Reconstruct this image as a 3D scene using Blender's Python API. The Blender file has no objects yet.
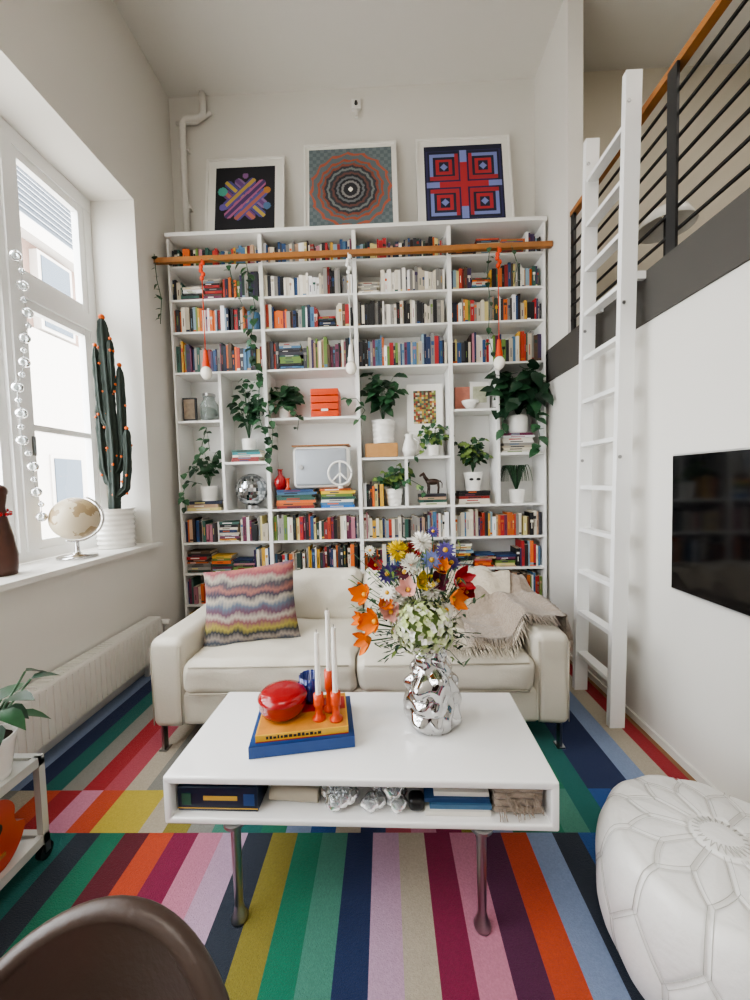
import bpy, math, random
from mathutils import Vector, Matrix, noise
random.seed(7)
R=random.random
def U(a,b): return a+(b-a)*R()
def V(*a): return Vector(a)

# ------------------------------------------------------------ materials
def hexc(h):
    h=h.lstrip('#'); c=[int(h[i:i+2],16)/255 for i in (0,2,4)]
    return tuple([(x/12.92 if x<=0.04045 else ((x+0.055)/1.055)**2.4) for x in c]+[1.0])
MATS={}
def M(name,col,rough=0.5,metal=0.0,bump=0.0,bscale=40,var=0.0,vscale=8,emit=0,coat=0.0,trans=0.0,sheen=0.0):
    if name in MATS: return MATS[name]
    m=bpy.data.materials.new(name); m.use_nodes=True
    nt=m.node_tree; b=nt.nodes['Principled BSDF']
    c=hexc(col) if isinstance(col,str) else col
    b.inputs['Base Color'].default_value=c
    b.inputs['Roughness'].default_value=rough
    b.inputs['Metallic'].default_value=metal
    b.inputs['Coat Weight'].default_value=coat
    b.inputs['Transmission Weight'].default_value=trans
    b.inputs['Sheen Weight'].default_value=sheen
    tc=nt.nodes.new('ShaderNodeTexCoord')
    if var>0:
        n=nt.nodes.new('ShaderNodeTexNoise'); n.inputs['Scale'].default_value=vscale; n.inputs['Detail'].default_value=4
        nt.links.new(tc.outputs['Object'],n.inputs['Vector'])
        mr=nt.nodes.new('ShaderNodeMapRange'); mr.inputs[3].default_value=1-var; mr.inputs[4].default_value=1+var
        nt.links.new(n.outputs['Fac'],mr.inputs[0])
        mx=nt.nodes.new('ShaderNodeVectorMath'); mx.operation='SCALE'
        mx.inputs[0].default_value=c[:3]; nt.links.new(mr.outputs[0],mx.inputs['Scale'])
        nt.links.new(mx.outputs[0],b.inputs['Base Color'])
    if bump>0:
        n=nt.nodes.new('ShaderNodeTexNoise'); n.inputs['Scale'].default_value=bscale; n.inputs['Detail'].default_value=5
        nt.links.new(tc.outputs['Object'],n.inputs['Vector'])
        bp=nt.nodes.new('ShaderNodeBump'); bp.inputs['Strength'].default_value=bump; bp.inputs['Distance'].default_value=0.01
        nt.links.new(n.outputs['Fac'],bp.inputs['Height']); nt.links.new(bp.outputs[0],b.inputs['Normal'])
    if emit>0:
        b.inputs['Emission Color'].default_value=c; b.inputs['Emission Strength'].default_value=emit
    MATS[name]=m; return m

# ------------------------------------------------------------ mesh builder
class B:
    def __init__(s,name): s.n=name; s.v=[]; s.f=[]; s.m=[]; s.sm=[]; s.mats=[]; s.X=Matrix.Identity(4); s.xmax=None; s.xmin=None
    def mi(s,m):
        if m not in s.mats: s.mats.append(m)
        return s.mats.index(m)
    def add(s,vs,fs,mat,smooth=False):
        o=len(s.v); X=s.X
        s.v+= [X@Vector(p) for p in vs]; k=s.mi(mat)
        for f in fs: s.f.append([o+i for i in f]); s.m.append(k); s.sm.append(smooth)
    def box(s,a,b,mat,rot=None):
        (x0,y0,z0),(x1,y1,z1)=a,b
        vs=[V(x,y,z) for z in (z0,z1) for y in (y0,y1) for x in (x0,x1)]
        if rot:
            c=V((x0+x1)/2,(y0+y1)/2,(z0+z1)/2); vs=[c+rot@(p-c) for p in vs]
        s.add(vs,[(0,2,3,1),(4,5,7,6),(0,1,5,4),(2,6,7,3),(0,4,6,2),(1,3,7,5)],mat)
    def cb(s,c,d,mat,rot=None):
        s.box((c[0]-d[0]/2,c[1]-d[1]/2,c[2]-d[2]/2),(c[0]+d[0]/2,c[1]+d[1]/2,c[2]+d[2]/2),mat,rot)
    def cyl(s,p0,p1,r0,mat,r1=None,n=16,caps=True):
        p0=V(*p0);p1=V(*p1); r1=r0 if r1 is None else r1
        d=(p1-p0).normalized(); a=d.orthogonal().normalized(); b=d.cross(a)
        ring=lambda p,r:[p+a*math.cos(2*math.pi*i/n)*r+b*math.sin(2*math.pi*i/n)*r for i in range(n)]
        A=ring(p0,r0);C=ring(p1,r1)
        s.add(A+C,[(i,(i+1)%n,n+(i+1)%n,n+i) for i in range(n)],mat,True)
        if caps:
            s.add(A,[tuple(range(n))[::-1]],mat); s.add(C,[tuple(range(n))],mat)
    def tube(s,pts,r,mat,n=8,r_end=None):
        pts=[V(*p) for p in pts]; N=len(pts); vs=[]
        prev=None
        for i,p in enumerate(pts):
            d=(pts[min(i+1,N-1)]-pts[max(i-1,0)]).normalized()
            if prev is None: a=d.orthogonal().normalized()
            else: a=(prev-d*prev.dot(d)).normalized()
            prev=a; b=d.cross(a)
            rr=r if r_end is None else r+(r_end-r)*i/(N-1)
            vs+=[p+(a*math.cos(2*math.pi*k/n)+b*math.sin(2*math.pi*k/n))*rr for k in range(n)]
        fs=[(i*n+k,i*n+(k+1)%n,(i+1)*n+(k+1)%n,(i+1)*n+k) for i in range(N-1) for k in range(n)]
        fs+=[tuple(range(n))[::-1],tuple((N-1)*n+k for k in range(n))]
        s.add(vs,fs,mat,True)
    def surf(s,f,nu,nv,mat,cu=False,smooth=True):
        vs=[];
        for j in range(nv+1):
            for i in range(nu+(0 if cu else 1)): vs.append(V(*f(i/nu,j/nv)))
        w=nu+(0 if cu else 1)
        fs=[(j*w+i,j*w+(i+1)%w,(j+1)*w+(i+1)%w,(j+1)*w+i) for j in range(nv) for i in range(nu)]
        s.add(vs,fs,mat,smooth)
    def lathe(s,prof,c,mat,n=32,rib=0,ribn=0,zrib=0,dx=None):
        c=V(*c)
        def ring(r,z):
            o=[]
            for i in range(n):
                a=2*math.pi*i/n; rr=r*(1+(rib*math.cos(ribn*a) if ribn else 0))
                p=V(rr*math.cos(a),rr*math.sin(a),z)
                if dx: p=dx(p)
                o.append(c+p)
            return o
        vs=[]
        for r,z in prof: vs+=ring(r,z)
        N=len(prof)
        fs=[(j*n+i,j*n+(i+1)%n,(j+1)*n+(i+1)%n,(j+1)*n+i) for j in range(N-1) for i in range(n)]
        s.add(vs,fs,mat,True)
    def sph(s,c,r,mat,n=16,m=10,rot=None,disp=0,ds=5):
        c=V(*c); r=(r,r,r) if not hasattr(r,'__len__') else r
        def f(u,v):
            a=2*math.pi*u; t=math.pi*v
            p=V(math.cos(a)*math.sin(t),math.sin(a)*math.sin(t),math.cos(t))
            k=1+(disp*noise.noise(p*ds+c*7) if disp else 0)
            p=V(p.x*r[0]*k,p.y*r[1]*k,p.z*r[2]*k)
            if rot: p=rot@p
            return c+p
        s.surf(f,n,m,mat,cu=True)
    def rbox(s,c,d,r,mat,seg=3,mid=4,puff=0,pax=2,rot=None,dn=0,dsc=4):
        c=V(*c); h=[x/2 for x in d]; r=min(r,min(h)*0.999); inn=[x-r for x in h]
        L=[]
        for a in range(3):
            l=[-inn[a]+r*math.tan(math.pi/4*(-(1-k/seg))) for k in range(seg)]
            l+=[-inn[a]+2*inn[a]*k/mid for k in range(mid+1)]
            l+=[inn[a]+r*math.tan(math.pi/4*((k+1)/seg)) for k in range(seg)]
            L.append(l)
        idx={}; vs=[]; fs=[]
        def gv(p):
            k=(round(p[0],5),round(p[1],5),round(p[2],5))
            if k in idx: return idx[k]
            q=V(*[max(-inn[i],min(inn[i],p[i])) for i in range(3)]); dd=V(*p)-q
            o=q+(dd.normalized()*r if dd.length>1e-9 else dd)
            if puff:
                w=1
                for b in range(3):
                    if b!=pax: w*=max(0,1-(p[b]/h[b])**2)
                o[pax]+=puff*w**0.6*(p[pax]/h[pax])
            if dn: 
                nn=noise.noise_vector((o+c)*dsc)*dn; o=o+nn
            if rot: o=rot@o
            vs.append(c+o); idx[k]=len(vs)-1; return len(vs)-1
        for a in range(3):
            b,e=(a+1)%3,(a+2)%3
            for sg in (-1,1):
                for i in range(len(L[b])-1):
                    for j in range(len(L[e])-1):
                        q=[]
                        for (ii,jj) in ((i,j),(i+1,j),(i+1,j+1),(i,j+1)):
                            p=[0,0,0]; p[a]=sg*h[a]; p[b]=L[b][ii]; p[e]=L[e][jj]; q.append(gv(p))
                        fs.append(tuple(q if sg>0 else q[::-1]))
        s.add(vs,fs,mat,True)
    def leaf(s,p,d,up,Ln,W,mat,curl=0.12):
        p=V(*p); d=V(*d).normalized(); sd=d.cross(V(*up))
        if sd.length<1e-3: sd=d.orthogonal()
        sd.normalize(); n=sd.cross(d).normalized()
        pr=[(0,0.03),(0.18,0.85),(0.42,1.0),(0.7,0.65),(1,0.02)]
        vs=[]
        for t,w in pr:
            ctr=p+d*(t*Ln)-n*(curl*Ln*t*t)
            vs+=[ctr-sd*w*W/2+n*W*0.12*w,ctr,ctr+sd*w*W/2+n*W*0.12*w]
        fs=[]
        for i in range(4):
            fs+=[(3*i,3*i+1,3*i+4,3*i+3),(3*i+1,3*i+2,3*i+5,3*i+4)]
        s.add(vs,fs,mat,True)
    def cup(s,c,f,r,mat,n=6,opn=.6):
        c=V(*c); f=f.normalized(); o=f.orthogonal().normalized(); q=f.cross(o); ph=U(0,1)
        for k in range(n):
            a0=ph+2*math.pi*k/n; kk=1+.12*(k%2); ff=U(.9,1.1)
            def g(u,v):
                uu=u*2-1; w=.72*(1-.75*v**3)*(.4+.6*min(1,v*3)); a=a0+uu*w
                rad=r*kk*(.08+opn*math.sin(v*1.7)+.16*v*v)*(1-.12*uu*uu); z=r*1.15*v*ff*(1-.12*uu*uu*v)
                return c+(o*math.cos(a)+q*math.sin(a))*rad+f*z
            s.surf(g,4,5,mat)
    def end(s,mods=None):
        if s.xmax is not None:
            for p in s.v: p.x=min(p.x,s.xmax)
        if s.xmin is not None:
            for p in s.v: p.x=max(p.x,s.xmin)
        xs=[p.x for p in s.v]; ys=[p.y for p in s.v]; zs=[p.z for p in s.v]
        o=V((min(xs)+max(xs))/2,(min(ys)+max(ys))/2,min(zs))
        me=bpy.data.meshes.new(s.n); me.from_pydata([p-o for p in s.v],[],s.f)
        for m in s.mats: me.materials.append(m)
        me.polygons.foreach_set('material_index',s.m); me.polygons.foreach_set('use_smooth',s.sm)
        me.update(); ob=bpy.data.objects.new(s.n,me); ob.location=o
        bpy.context.scene.collection.objects.link(ob); return ob
RZ=lambda a: Matrix.Rotation(math.radians(a),3,'Z')
RX=lambda a: Matrix.Rotation(math.radians(a),3,'X')
RY=lambda a: Matrix.Rotation(math.radians(a),3,'Y')

# ------------------------------------------------------------ base mats
wallm=M('wall_paint','#dedbd4',0.9,var=0.015,vscale=1.5,bump=0.05,bscale=120)
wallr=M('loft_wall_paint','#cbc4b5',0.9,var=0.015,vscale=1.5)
ceilm=M('ceiling_paint','#e0ddd6',0.95,var=0.01)
whitem=M('white_lacquer','#ecebe7',0.45,var=0.01)
gloss=M('gloss_white','#f2f1ef',0.12,coat=0.5)
framem=M('window_paint','#f0f0ee',0.4)
sillm=M('sill_stone','#e2e0da',0.3,var=0.05,vscale=12)
woodr=M('oiled_wood','#a06a38',0.4,var=0.25,vscale=20)
black=M('black_steel','#1b1b1c',0.4)
darkg=M('fascia_grey','#4a4743',0.6,var=0.05)
chrome=M('chrome','#d9d9da',0.07,metal=1)
steel=M('brushed_steel','#a9a9a8',0.28,metal=1)
green1=M('leaf_green','#34583a',0.4,var=0.35,vscale=30)
green2=M('leaf_dark','#1f3a27',0.4,var=0.3,vscale=30)
green3=M('leaf_light','#748c4a',0.5,var=0.3,vscale=30)
ceram=M('white_ceramic','#eeece6',0.25,coat=0.3)
orangem=M('orange_gloss','#cf4a22',0.3)
redm=M('red_gloss','#9c141b',0.16,coat=0.3)
soilm=M('soil','#33261c',0.95)
WX0,WX1,WY0,WY1,H=-1.86,1.40,-1.6,3.5,4.9

# ------------------------------------------------------------ room shell
b=B('floor'); b.box((-2.3,WY0-.1,-.1),(1.52,WY1+.1,0),M('floor_wood','#8a6743',0.45,var=0.25,vscale=6)); b.end()
b=B('ceiling'); b.box((-2.4,WY0-.1,H),(4.7,WY1+.1,H+.1),ceilm); b.end()
b=B('wall_back'); b.box((-2.4,WY1,0),(4.7,WY1+.12,H),wallm); b.end()
b=B('wall_front'); b.box((-2.4,WY0-.12,0),(4.7,WY0,H),wallm); b.end()
b=B('wall_left')
OY0,OY1,OZ0,OZ1=-1.2,2.92,0.93,3.6
b.box((-2.32,WY0,0),(WX0,WY1,OZ0),wallm)
b.box((-2.32,WY0,OZ1),(WX0,WY1,H),wallm)
b.box((-2.32,OY1,OZ0),(WX0,WY1,OZ1),wallm)
b.box((-2.32,WY0,OZ0),(WX0,OY0,OZ1),wallm); b.end()
b=B('wall_right'); b.box((WX1,WY0,0),(WX1+.12,WY1,2.2),wallm); b.end()
b=B('wall_stub'); b.box((WX1,2.9,2.46),(WX1+.11,WY1,H),wallm); b.end()
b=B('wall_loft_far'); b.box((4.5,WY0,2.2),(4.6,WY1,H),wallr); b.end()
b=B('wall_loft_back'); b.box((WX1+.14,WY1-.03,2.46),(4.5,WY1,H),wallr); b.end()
b=B('loft_floor'); b.box((WX1+.02,WY0,2.2),(4.5,WY1,2.46),darkg); b.end()
b=B('trim_1'); b.box((WX1-.015,WY0,2.2),(WX1+.02,3.22,2.46),darkg); b.end()
b=B('baseboard_right'); b.box((WX1-.012,WY0,0),(WX1,3.2,.04),wallm); b.end()
b=B('baseboard_left'); b.box((WX0,WY0,0),(WX0+.015,3.2,.09),whitem); b.end()
b=B('window_sill'); b.box((-2.2,OY0,.931),(-1.81,OY1,.962),sillm); b.box((-1.86,OY1,.931),(-1.81,OY1+.06,.962),sillm); b.end()

# window
b=B('window_1'); X0,X1=-2.28,-2.2
ys=[2.92,2.23,1.48,.76,.04,-.68,-1.2]
b.box((X0,OY0,.963),(X1,OY1,1.03),framem); b.box((X0,OY0,3.5),(X1,OY1,3.599),framem)
b.box((X0+.003,OY1-.07,1.03),(X1-.003,OY1-.001,3.5),framem); b.box((X0+.003,OY0+.001,1.03),(X1-.003,OY0+.07,3.5),framem)
for y in ys[1:-1]: b.box((X0-.003,y-.06,1.03),(X1+.015,y+.06,3.5),framem); b.box((X1+.015,y-.025,1.03),(X1+.03,y+.025,3.5),framem)
for i in range(6):
    a=ys[i]-(.07 if i==0 else .06); c=ys[i+1]+(.07 if i==5 else .06)
    b.box((X0,c,2.6),(X1+.008,a,2.72),framem)
    for z0,z1 in ((1.03,2.6),(2.72,3.5)):
        xa,xb=X0+.02,X1-.01
        b.box((xa,c,z0),(xb,c+.05,z1),framem); b.box((xa,a-.05,z0),(xb,a,z1),framem)
        b.box((xa+.002,c+.05,z0),(xb-.002,a-.05,z0+.055),framem); b.box((xa+.002,c+.05,z1-.055),(xb-.002,a-.05,z1),framem)
        if z0<2: b.box((xa+.004,c+.05,1.782),(xb-.004,a-.05,1.82),framem)
    if i%2==0: b.box((X1-.01,c+.01,1.62),(X1+.015,c+.03,1.74),steel)
b.end()
gm=bpy.data.materials.new('window_glass'); gm.use_nodes=True; nt=gm.node_tree; nt.nodes.clear()
o=nt.nodes.new('ShaderNodeOutputMaterial'); mx=nt.nodes.new('ShaderNodeMixShader'); t=nt.nodes.new('ShaderNodeBsdfTransparent'); g=nt.nodes.new('ShaderNodeBsdfGlossy'); g.inputs['Roughness'].default_value=0.02
mx.inputs[0].default_value=.05; nt.links.new(t.outputs[0],mx.inputs[1]); nt.links.new(g.outputs[0],mx.inputs[2]); nt.links.new(mx.outputs[0],o.inputs[0])
b=B('window_glazing'); b.add([V(-2.24,OY0+.01,.97),V(-2.24,OY1-.01,.97),V(-2.24,OY1-.01,3.59),V(-2.24,OY0+.01,3.59)],[(0,1,2,3)],gm); b.end()

# exterior
b=B('neighbour_building')
fac=M('stucco_outside','#7d675b',0.9,var=.1,vscale=2); brickm=M('render_white','#b5aea6',0.9)
slate=M('slate_roof','#222b33',0.7,var=.5,vscale=5); wd=M('outside_window','#3a454f',0.15)
b.box((-12,5.5,-3),(-7.6,20,7.0),fac); b.box((-7.6,5.5,-3),(-7.45,20,4.9),brickm)
b.box((-7.62,5.5,6.8),(-7.3,20,7.1),brickm)
b.add([V(-7.35,5.5,7.1),V(-7.35,20,7.1),V(-9.4,20,10.6),V(-9.4,5.5,10.6),V(-12,5.5,7.0),V(-12,20,7.0)],[(0,1,2,3),(0,3,4),(1,5,2),(3,2,5,4)],slate)
for k in range(14): 
    b.add([V(-7.34-k*.146,5.5,7.13+k*.25),V(-7.34-k*.146,20,7.13+k*.25),V(-7.37-k*.146,20,7.17+k*.25),V(-7.37-k*.146,5.5,7.17+k*.25)],[(0,1,2,3)],wd)
for y in (6.4,8.2,10,11.8,13.6,15.4):
    for z in (.5,4.95):
        b.box((-7.6,y,z),(-7.42,y+.9,z+1.7),brickm); b.box((-7.45,y+.08,z+.08),(-7.40,y+.82,z+1.62),wd)
b.end()
b=B('street_ground'); b.box((-60,-40,-3.2),(-2.6,60,-3),M('paving','#c9c5be',.9)); b.end()

# ------------------------------------------------------------ rug
P={'navy':'#1d2d55','blue':'#254f8c','steel':'#7f8fad','slate':'#2b3340','teal':'#1c645e','emer':'#1f7359','dkg':'#1c4840','lilac':'#b597ae','beige':'#aea493','mag':'#801d45','pink':'#bd7c92','purp':'#542144','org':'#b84a2c','red':'#98222a','olive':'#857b34','yel':'#b8a646','grey':'#85857f','mar':'#621e2c','mint':'#48806f','rose':'#a84a56'}
RM={k:M('rug_'+k,v,0.95,bump=.5,bscale=300,var=.22,vscale=150,sheen=.1) for k,v in P.items()}
b=B('striped_rug')
def strips(y0,y1,x0,seq,w=.1):
    x=x0
    for c in seq.split():
        xe=min(x+w,1.35); xs=max(x,-1.84)
        if xe>xs+.005: b.box((xs,y0,0.001),(xe,y1,.012),RM[c])
        x=x+w
s1='slate emer teal steel olive mint dkg emer teal slate emer mar org mag pink lilac slate olive emer mint navy lilac beige mag pink purp org steel slate blue emer emer steel navy yel beige mar'.split()
i0=21
strips(-1.5,1.42,-.08-.1*i0,' '.join(s1))
s2='grey beige org red pink org yel yel beige olive grey mint teal emer steel blue beige navy rose pink mag olive steel emer emer mint teal blue slate pink org yel navy'
strips(1.42,1.63,-1.83,s2)
s3='steel navy teal grey red rose beige grey steel dkg emer teal emer beige grey rose red org pink teal steel blue navy slate emer emer teal navy navy steel beige red steel'
strips(1.63,3.15,-1.83,s3)
b.end()
F0=.013
# ------------------------------------------------------------ bookcase
SX0,SX1,SY=-1.79,1.37,3.22
cols=[-1.79,-1.0,-.21,.58,1.37]; T=.016
Z=[.08,.356,.637,.908,1.185,2.379,2.719,2.989,3.265,3.516]
b=B('bookcase')
for i,x in enumerate(cols):
    xa=x-T; xb=x+T
    if i==0: xa=x
    if i==4: xb=x
    b.box((xa,SY,F0),(xb,WY1-.005,3.50),whitem)
for i in range(4):
    xa=cols[i]+T; xb=cols[i+1]-T
    for z in Z[:-1]: b.box((xa-.001,SY+.003,z-T),(xb+.001,WY1-.021,z),whitem)
    b.box((xa,WY1-.02,.02),(xb,WY1-.005,3.49),whitem)
def sh(xa,xb,z): b.box((xa,SY+.01,z-.02),(xb,WY1-.021,z),whitem)
def dv(x,z0,z1): b.box((x-.012,SY+.008,z0),(x+.012,WY1-.021,z1),whitem)
dv(-1.395,1.185,2.362); sh(-1.774,-1.407,1.97); sh(-1.383,-1.016,1.605)
sh(-.984,-.226,1.97); sh(-.194,.564,1.61); dv(.19,1.185,1.59)
dv(.975,1.185,2.362); sh(.596,.963,2.0); sh(.987,1.354,1.62)
b.box((SX0-.005,SY-.02,3.5),(SX1+.005,WY1-.006,3.53),whitem)
b.end()
# ------------------------------------------------------------ books
bc=['#d9d2c2','#cfc7b4','#e6e2d8','#b5ab98','#17171a','#222226','#33333a','#852622','#ad3d28','#b9602a','#c99c3a','#284872','#1f3156','#4c7292','#33584e','#66803e','#a8707c','#6a2e4a','#7c7a76','#54402f','#b3947a','#86a0ae','#3c2c50','#cdbf80','#0e0f12','#e8e8e8','#2a3d34','#94908a','#2b1c1c','#a5262a','#14213a','#d86a2a']
BM=[M('book_%d'%i,c,0.5,var=.05,vscale=25) for i,c in enumerate(bc)]
pagem=M('book_pages','#cfc5ae',0.9)
bk=B('bookshelf_books')
def vbook(x,y,z,t,h,d,mat,lab,tilt=0):
    X=Matrix.Translation((x,y,z))@Matrix.Rotation(math.radians(tilt),4,'Y')
    bk.X=X
    bk.box((0,0,0),(t,d,h),mat); bk.box((.002,.004,h),(t-.002,d,h+.0005),pagem)
    q=R()
    if q<.25: a=U(.55,.75)*h; bk.box((t*.12,-.0008,a),(t*.88,0,a+h*.12),lab)
    if q<.6:
        a=U(.2,.4)*h; e=a+h*U(.2,.4); bk.box((t*.4,-.0008,a),(t*.6,0,e),lab)
    elif q<.75: bk.box((0,-.0008,h*.06),(t,0,h*.14),lab)
    bk.X=Matrix.Identity(4)
def hbook(x,y,z,w,t,d,mat,lab):
    bk.box((x,y,z),(x+w,y+d,z+t),mat); bk.box((x+w,y+.004,z+.002),(x+w+.0005,y+d,z+t-.002),pagem)
    a=x+w*U(.15,.3); bk.box((a,y-.0008,z+t*.32),(a+w*U(.25,.5),y,z+t*.68),lab)
def row(x0,x1,z,hm,pal=None,hs=.12,y=SY+.025):
    x=x0+.002
    pal=pal or BM
    while x<x1-.012:
        if R()<hs*.3 and x<x1-.24:
            zz=z; w=U(.15,.22); top=z+hm*U(.45,.98)
            while zz<top-.02:
                t=U(.010,.026); hbook(x+U(0,.012),y+U(0,.015),zz,w-U(0,.04),t,.14,random.choice(pal),random.choice(BM)); zz+=t+.0008
            x+=w+.004; continue
        n=random.randint(2,6); base=U(.68,.97)*hm; fam=random.choice(pal)
        for _ in range(n):
            t=U(.010,.034)
            if x+t>x1-.002: x=x1; break
            m=fam if R()<.25 else random.choice(pal)
            vbook(x,y+U(0,.02),z+.0005,t,base*U(.84,1.03),U(.12,.16),m,random.choice(BM)); x+=t+.0006
        if R()<.08 and x<x1-.08:
            h_=base*.9; t=.02; a=U(8,13); 
            vbook(x+.0,y,z+.0005+0,t,h_,.13,random.choice(pal),random.choice(BM)); x+=t+U(.006,.022)
rows=[(.08,.24),(.356,.245),(.637,.235),(.908,.24),(2.379,.285),(2.719,.238),(2.989,.242),(3.265,.2)]
cream=[BM[i] for i in (0,1,2,3,18,25,2,27)]; dark=[BM[i] for i in (4,5,6,12,4,24,7,11,0,2)]
for ci in range(4):
    xa,xb=cols[ci]+T,cols[ci+1]-T
    for ri,(z,h) in enumerate(rows):
        pal=BM
        if (ci,ri) in ((2,6),): pal=cream
        if (ci,ri) in ((2,5),(1,6)): pal=dark+cream
        if (ci,ri) in ((3,5),(0,3),(1,7)): pal=BM+cream
        if (ci,ri) in ((1,2),(3,1),(1,4)): pal=BM+dark
        hs=.22
        if (ci,ri) in ((3,7),(0,6),(3,2),(0,2)): hs=2.5
        row(xa,xb,z,h,pal,hs)
def stack(x,z,w,n,pal=BM,tr=(.014,.03),y=SY+.03,zmax=9):
    zz=z+.0005
    for i in range(n):
        t=U(*tr)
        if zz+t>zmax: break
        hbook(x+U(-.01,.01),y+U(0,.02),zz,w*U(.9,1),t,.16,random.choice(pal),random.choice(BM)); zz+=t+.0006
    return zz
colr=[BM[i] for i in (29,9,10,11,14,13,15,31,7,2)]+[M('bk_pink','#c04a70',.5),M('bk_aqua','#2f8a90',.5),M('bk_yellow','#dcb832',.5),M('bk_blue','#2a6ab0',.5)]
h_a=stack(-1.74,1.185,.3,3,tr=(.02,.03))
h_b=stack(-1.33,1.605,.26,5,colr,tr=(.018,.024))
h_c=stack(-.95,1.185,.35,7,colr,tr=(.02,.026)); h_d=stack(-.56,1.185,.3,7,colr,tr=(.02,.026))
row(-.19,.0,1.185,.26); h_e=stack(.30,1.185,.24,4,tr=(.02,.026))
h_f=stack(.64,1.185,.28,5,[BM[i] for i in (4,18,0,5,7)],tr=(.02,.026))
h_g=stack(1.02,1.62,.28,8,cream+[BM[9],BM[17]],tr=(.018,.026))
bk.end()

# rail + pendants
b=B('wooden_rail'); b.box((-1.855,3.13,3.25),(1.39,3.165,3.29),woodr)
for x in (-1.75,-1.0,-.21,.58,1.3): b.box((x-.012,3.165,3.26),(x+.012,3.199,3.285),black)
b.end()
cordo=M('orange_cord','#d8481c',0.6); bulbm=M('opal_bulb','#f6f1e6',.2)
for x,cm in ((-1.45,cordo),(-.25,ceram),(.95,cordo)):
    b=B('pendant_bulb_lamp'); y=3.11
    b.tube([(x,3.12,3.25),(x,y,3.25),(x,y,2.48)],.004,cm,6)
    for k in range(5): b.sph((x+.012*math.cos(k*2),3.11,3.22-k*.03),(.018,.012,.02),cm,8,6)
    b.cyl((x,y,2.42),(x,y,2.52),.024,cm,r1=.014); b.cyl((x,y,2.385),(x,y,2.42),.028,cm)
    b.sph((x,y,2.335),(.046,.046,.055),bulbm); b.end()

# ------------------------------------------------------------ posters
def poster(name,xc,w,h,fn,gn=56,mat_w=.09,matc='#e8e6df'):
    b=B(name); yb,yt=3.33,3.46
    ang=math.degrees(math.atan2(yt-yb,h))
    b.X=Matrix.Translation((xc,yb,3.532))@Matrix.Rotation(-math.radians(ang),4,'X')
    fr=M('poster_frame','#eae8e2',.4); pm=M('poster_mat'+matc,matc,.8)
    t=.018
    b.box((-w/2,0,0),(w/2,.02,t),fr);b.box((-w/2,0,h-t),(w/2,.02,h),fr);b.box((-w/2,0,t),(-w/2+t,.02,h-t),fr);b.box((w/2-t,0,t),(w/2,.02,h-t),fr)
    b.box((-w/2+t,.012,t),(w/2-t,.018,h-t),pm)
    aw=w-2*mat_w; ah=h-2*mat_w; s=min(aw,ah)
    zc=h/2; cell={}
    nx=gn; nz=int(gn*ah/aw)
    for i in range(nx):
        for j in range(nz):
            u=(i+.5)/nx*2-1; v=((j+.5)/nz*2-1)*ah/aw
            c=fn(u,v)
            if c is None: continue
            x0=-aw/2+aw*i/nx; x1=x0+aw/nx; z0=zc-ah/2+ah*j/nz; z1=z0+ah/nz
            cell.setdefault(c,[]).append((x0,x1,z0,z1))
    for c,L in cell.items():
        m=M('ink_'+c,c,.7); vs=[];fs=[]
        for x0,x1,z0,z1 in L:
            o=len(vs); vs+=[V(x0,.0115,z0),V(x1,.0115,z0),V(x1,.0115,z1),V(x0,.0115,z1)]; fs.append((o,o+1,o+2,o+3))
        b.add(vs,fs,m)
    b.end()
def f1(u,v):
    for cx_,cy_,rr,c in ((-.76,.30,.16,'#4f9c8c'),(-.74,-.28,.12,'#6a5fa0'),(.0,.86,.1,'#8a5f90'),(.74,-.28,.13,'#56779c'),(.74,.3,.12,'#b5803f')):
        if (u-cx_)**2+(v-cy_)**2<rr*rr: return c
    p=(u+v)*.7071; q=(u-v)*.7071
    def bar(l,t,ln):
        for i,o in enumerate((-.29,0,.29)):
            L=ln*(1.12 if i==1 else .9)
            d=math.hypot(max(0,abs(l)-(L-.13)),t-o)
            if d<.14: return i,abs(t-o)
        return None
    A=bar(p,q,.82); C=bar(q,p,.82)
    if C and (not A or abs(q)>.4): 
        return ['#6f4a84','#52508c','#8a6c98'][C[0]] if C[1]>.06 else ['#b8705c','#c0a850','#6a4a80'][C[0]]
    if A:
        return ['#5c5290','#a8648a','#5a5a98'][A[0]] if A[1]>.06 else ['#b59a4c','#4a3a68','#b06a5a'][A[0]]
    return '#222329'
def f2(u,v):
    r=math.hypot(u,v); a=math.atan2(v,u)
    if r>1.0: return '#6f7c80' if (int((u+3)*11)+int((v+3)*11))%2 else '#616e72'
    rr=r+.06*r*abs(math.sin(8*a+ (r*6 if r>.5 else -r*6)))
    k=int(rr*17)
    lst=['#eee8dc','#2a2a30','#2a2a30','#8c8a88','#2a2a30','#6e7376','#2c2d35','#6a4a44','#3a3d44','#77807f','#3a3d44','#8a5040','#606c70','#a85a42','#667276','#667276','#b0604a','#6a767a']
    return lst[min(k,17)]
def f3(u,v):
    a,b_=abs(u),abs(v); p=a-.5; q=b_-.5
    if max(a,b_)>.95: return '#22263c'
    d=abs(a-b_); s_=a+b_; m_=max(a,b_); n_=min(a,b_)
    # four nested square lozenges with stepped chevrons between them
    ch=max(abs(p),abs(q)); man=abs(p)+abs(q)
    if man<.10: return '#7d88c0'
    if ch<.13: return '#22263c'
    if ch<.21: return '#b0353a'
    if ch<.27: return '#22263c'
    if ch<.37:
        return '#7d88c0' if (p>0 and q>-.27) or (q>0 and p>-.27) else '#a8353a'
    if ch<.42: return '#22263c' if s_>.9 else '#3a2450'
    if n_<.08: return '#b0353a' if m_<.62 else '#7d88c0'
    return '#7a2c48' if m_<.6 else '#33305c'
poster('framed_poster',-1.17,.70,.80,f1,gn=84,mat_w=.085)
poster('framed_poster',-.235,.82,.88,f2,gn=110,mat_w=.045)
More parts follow.
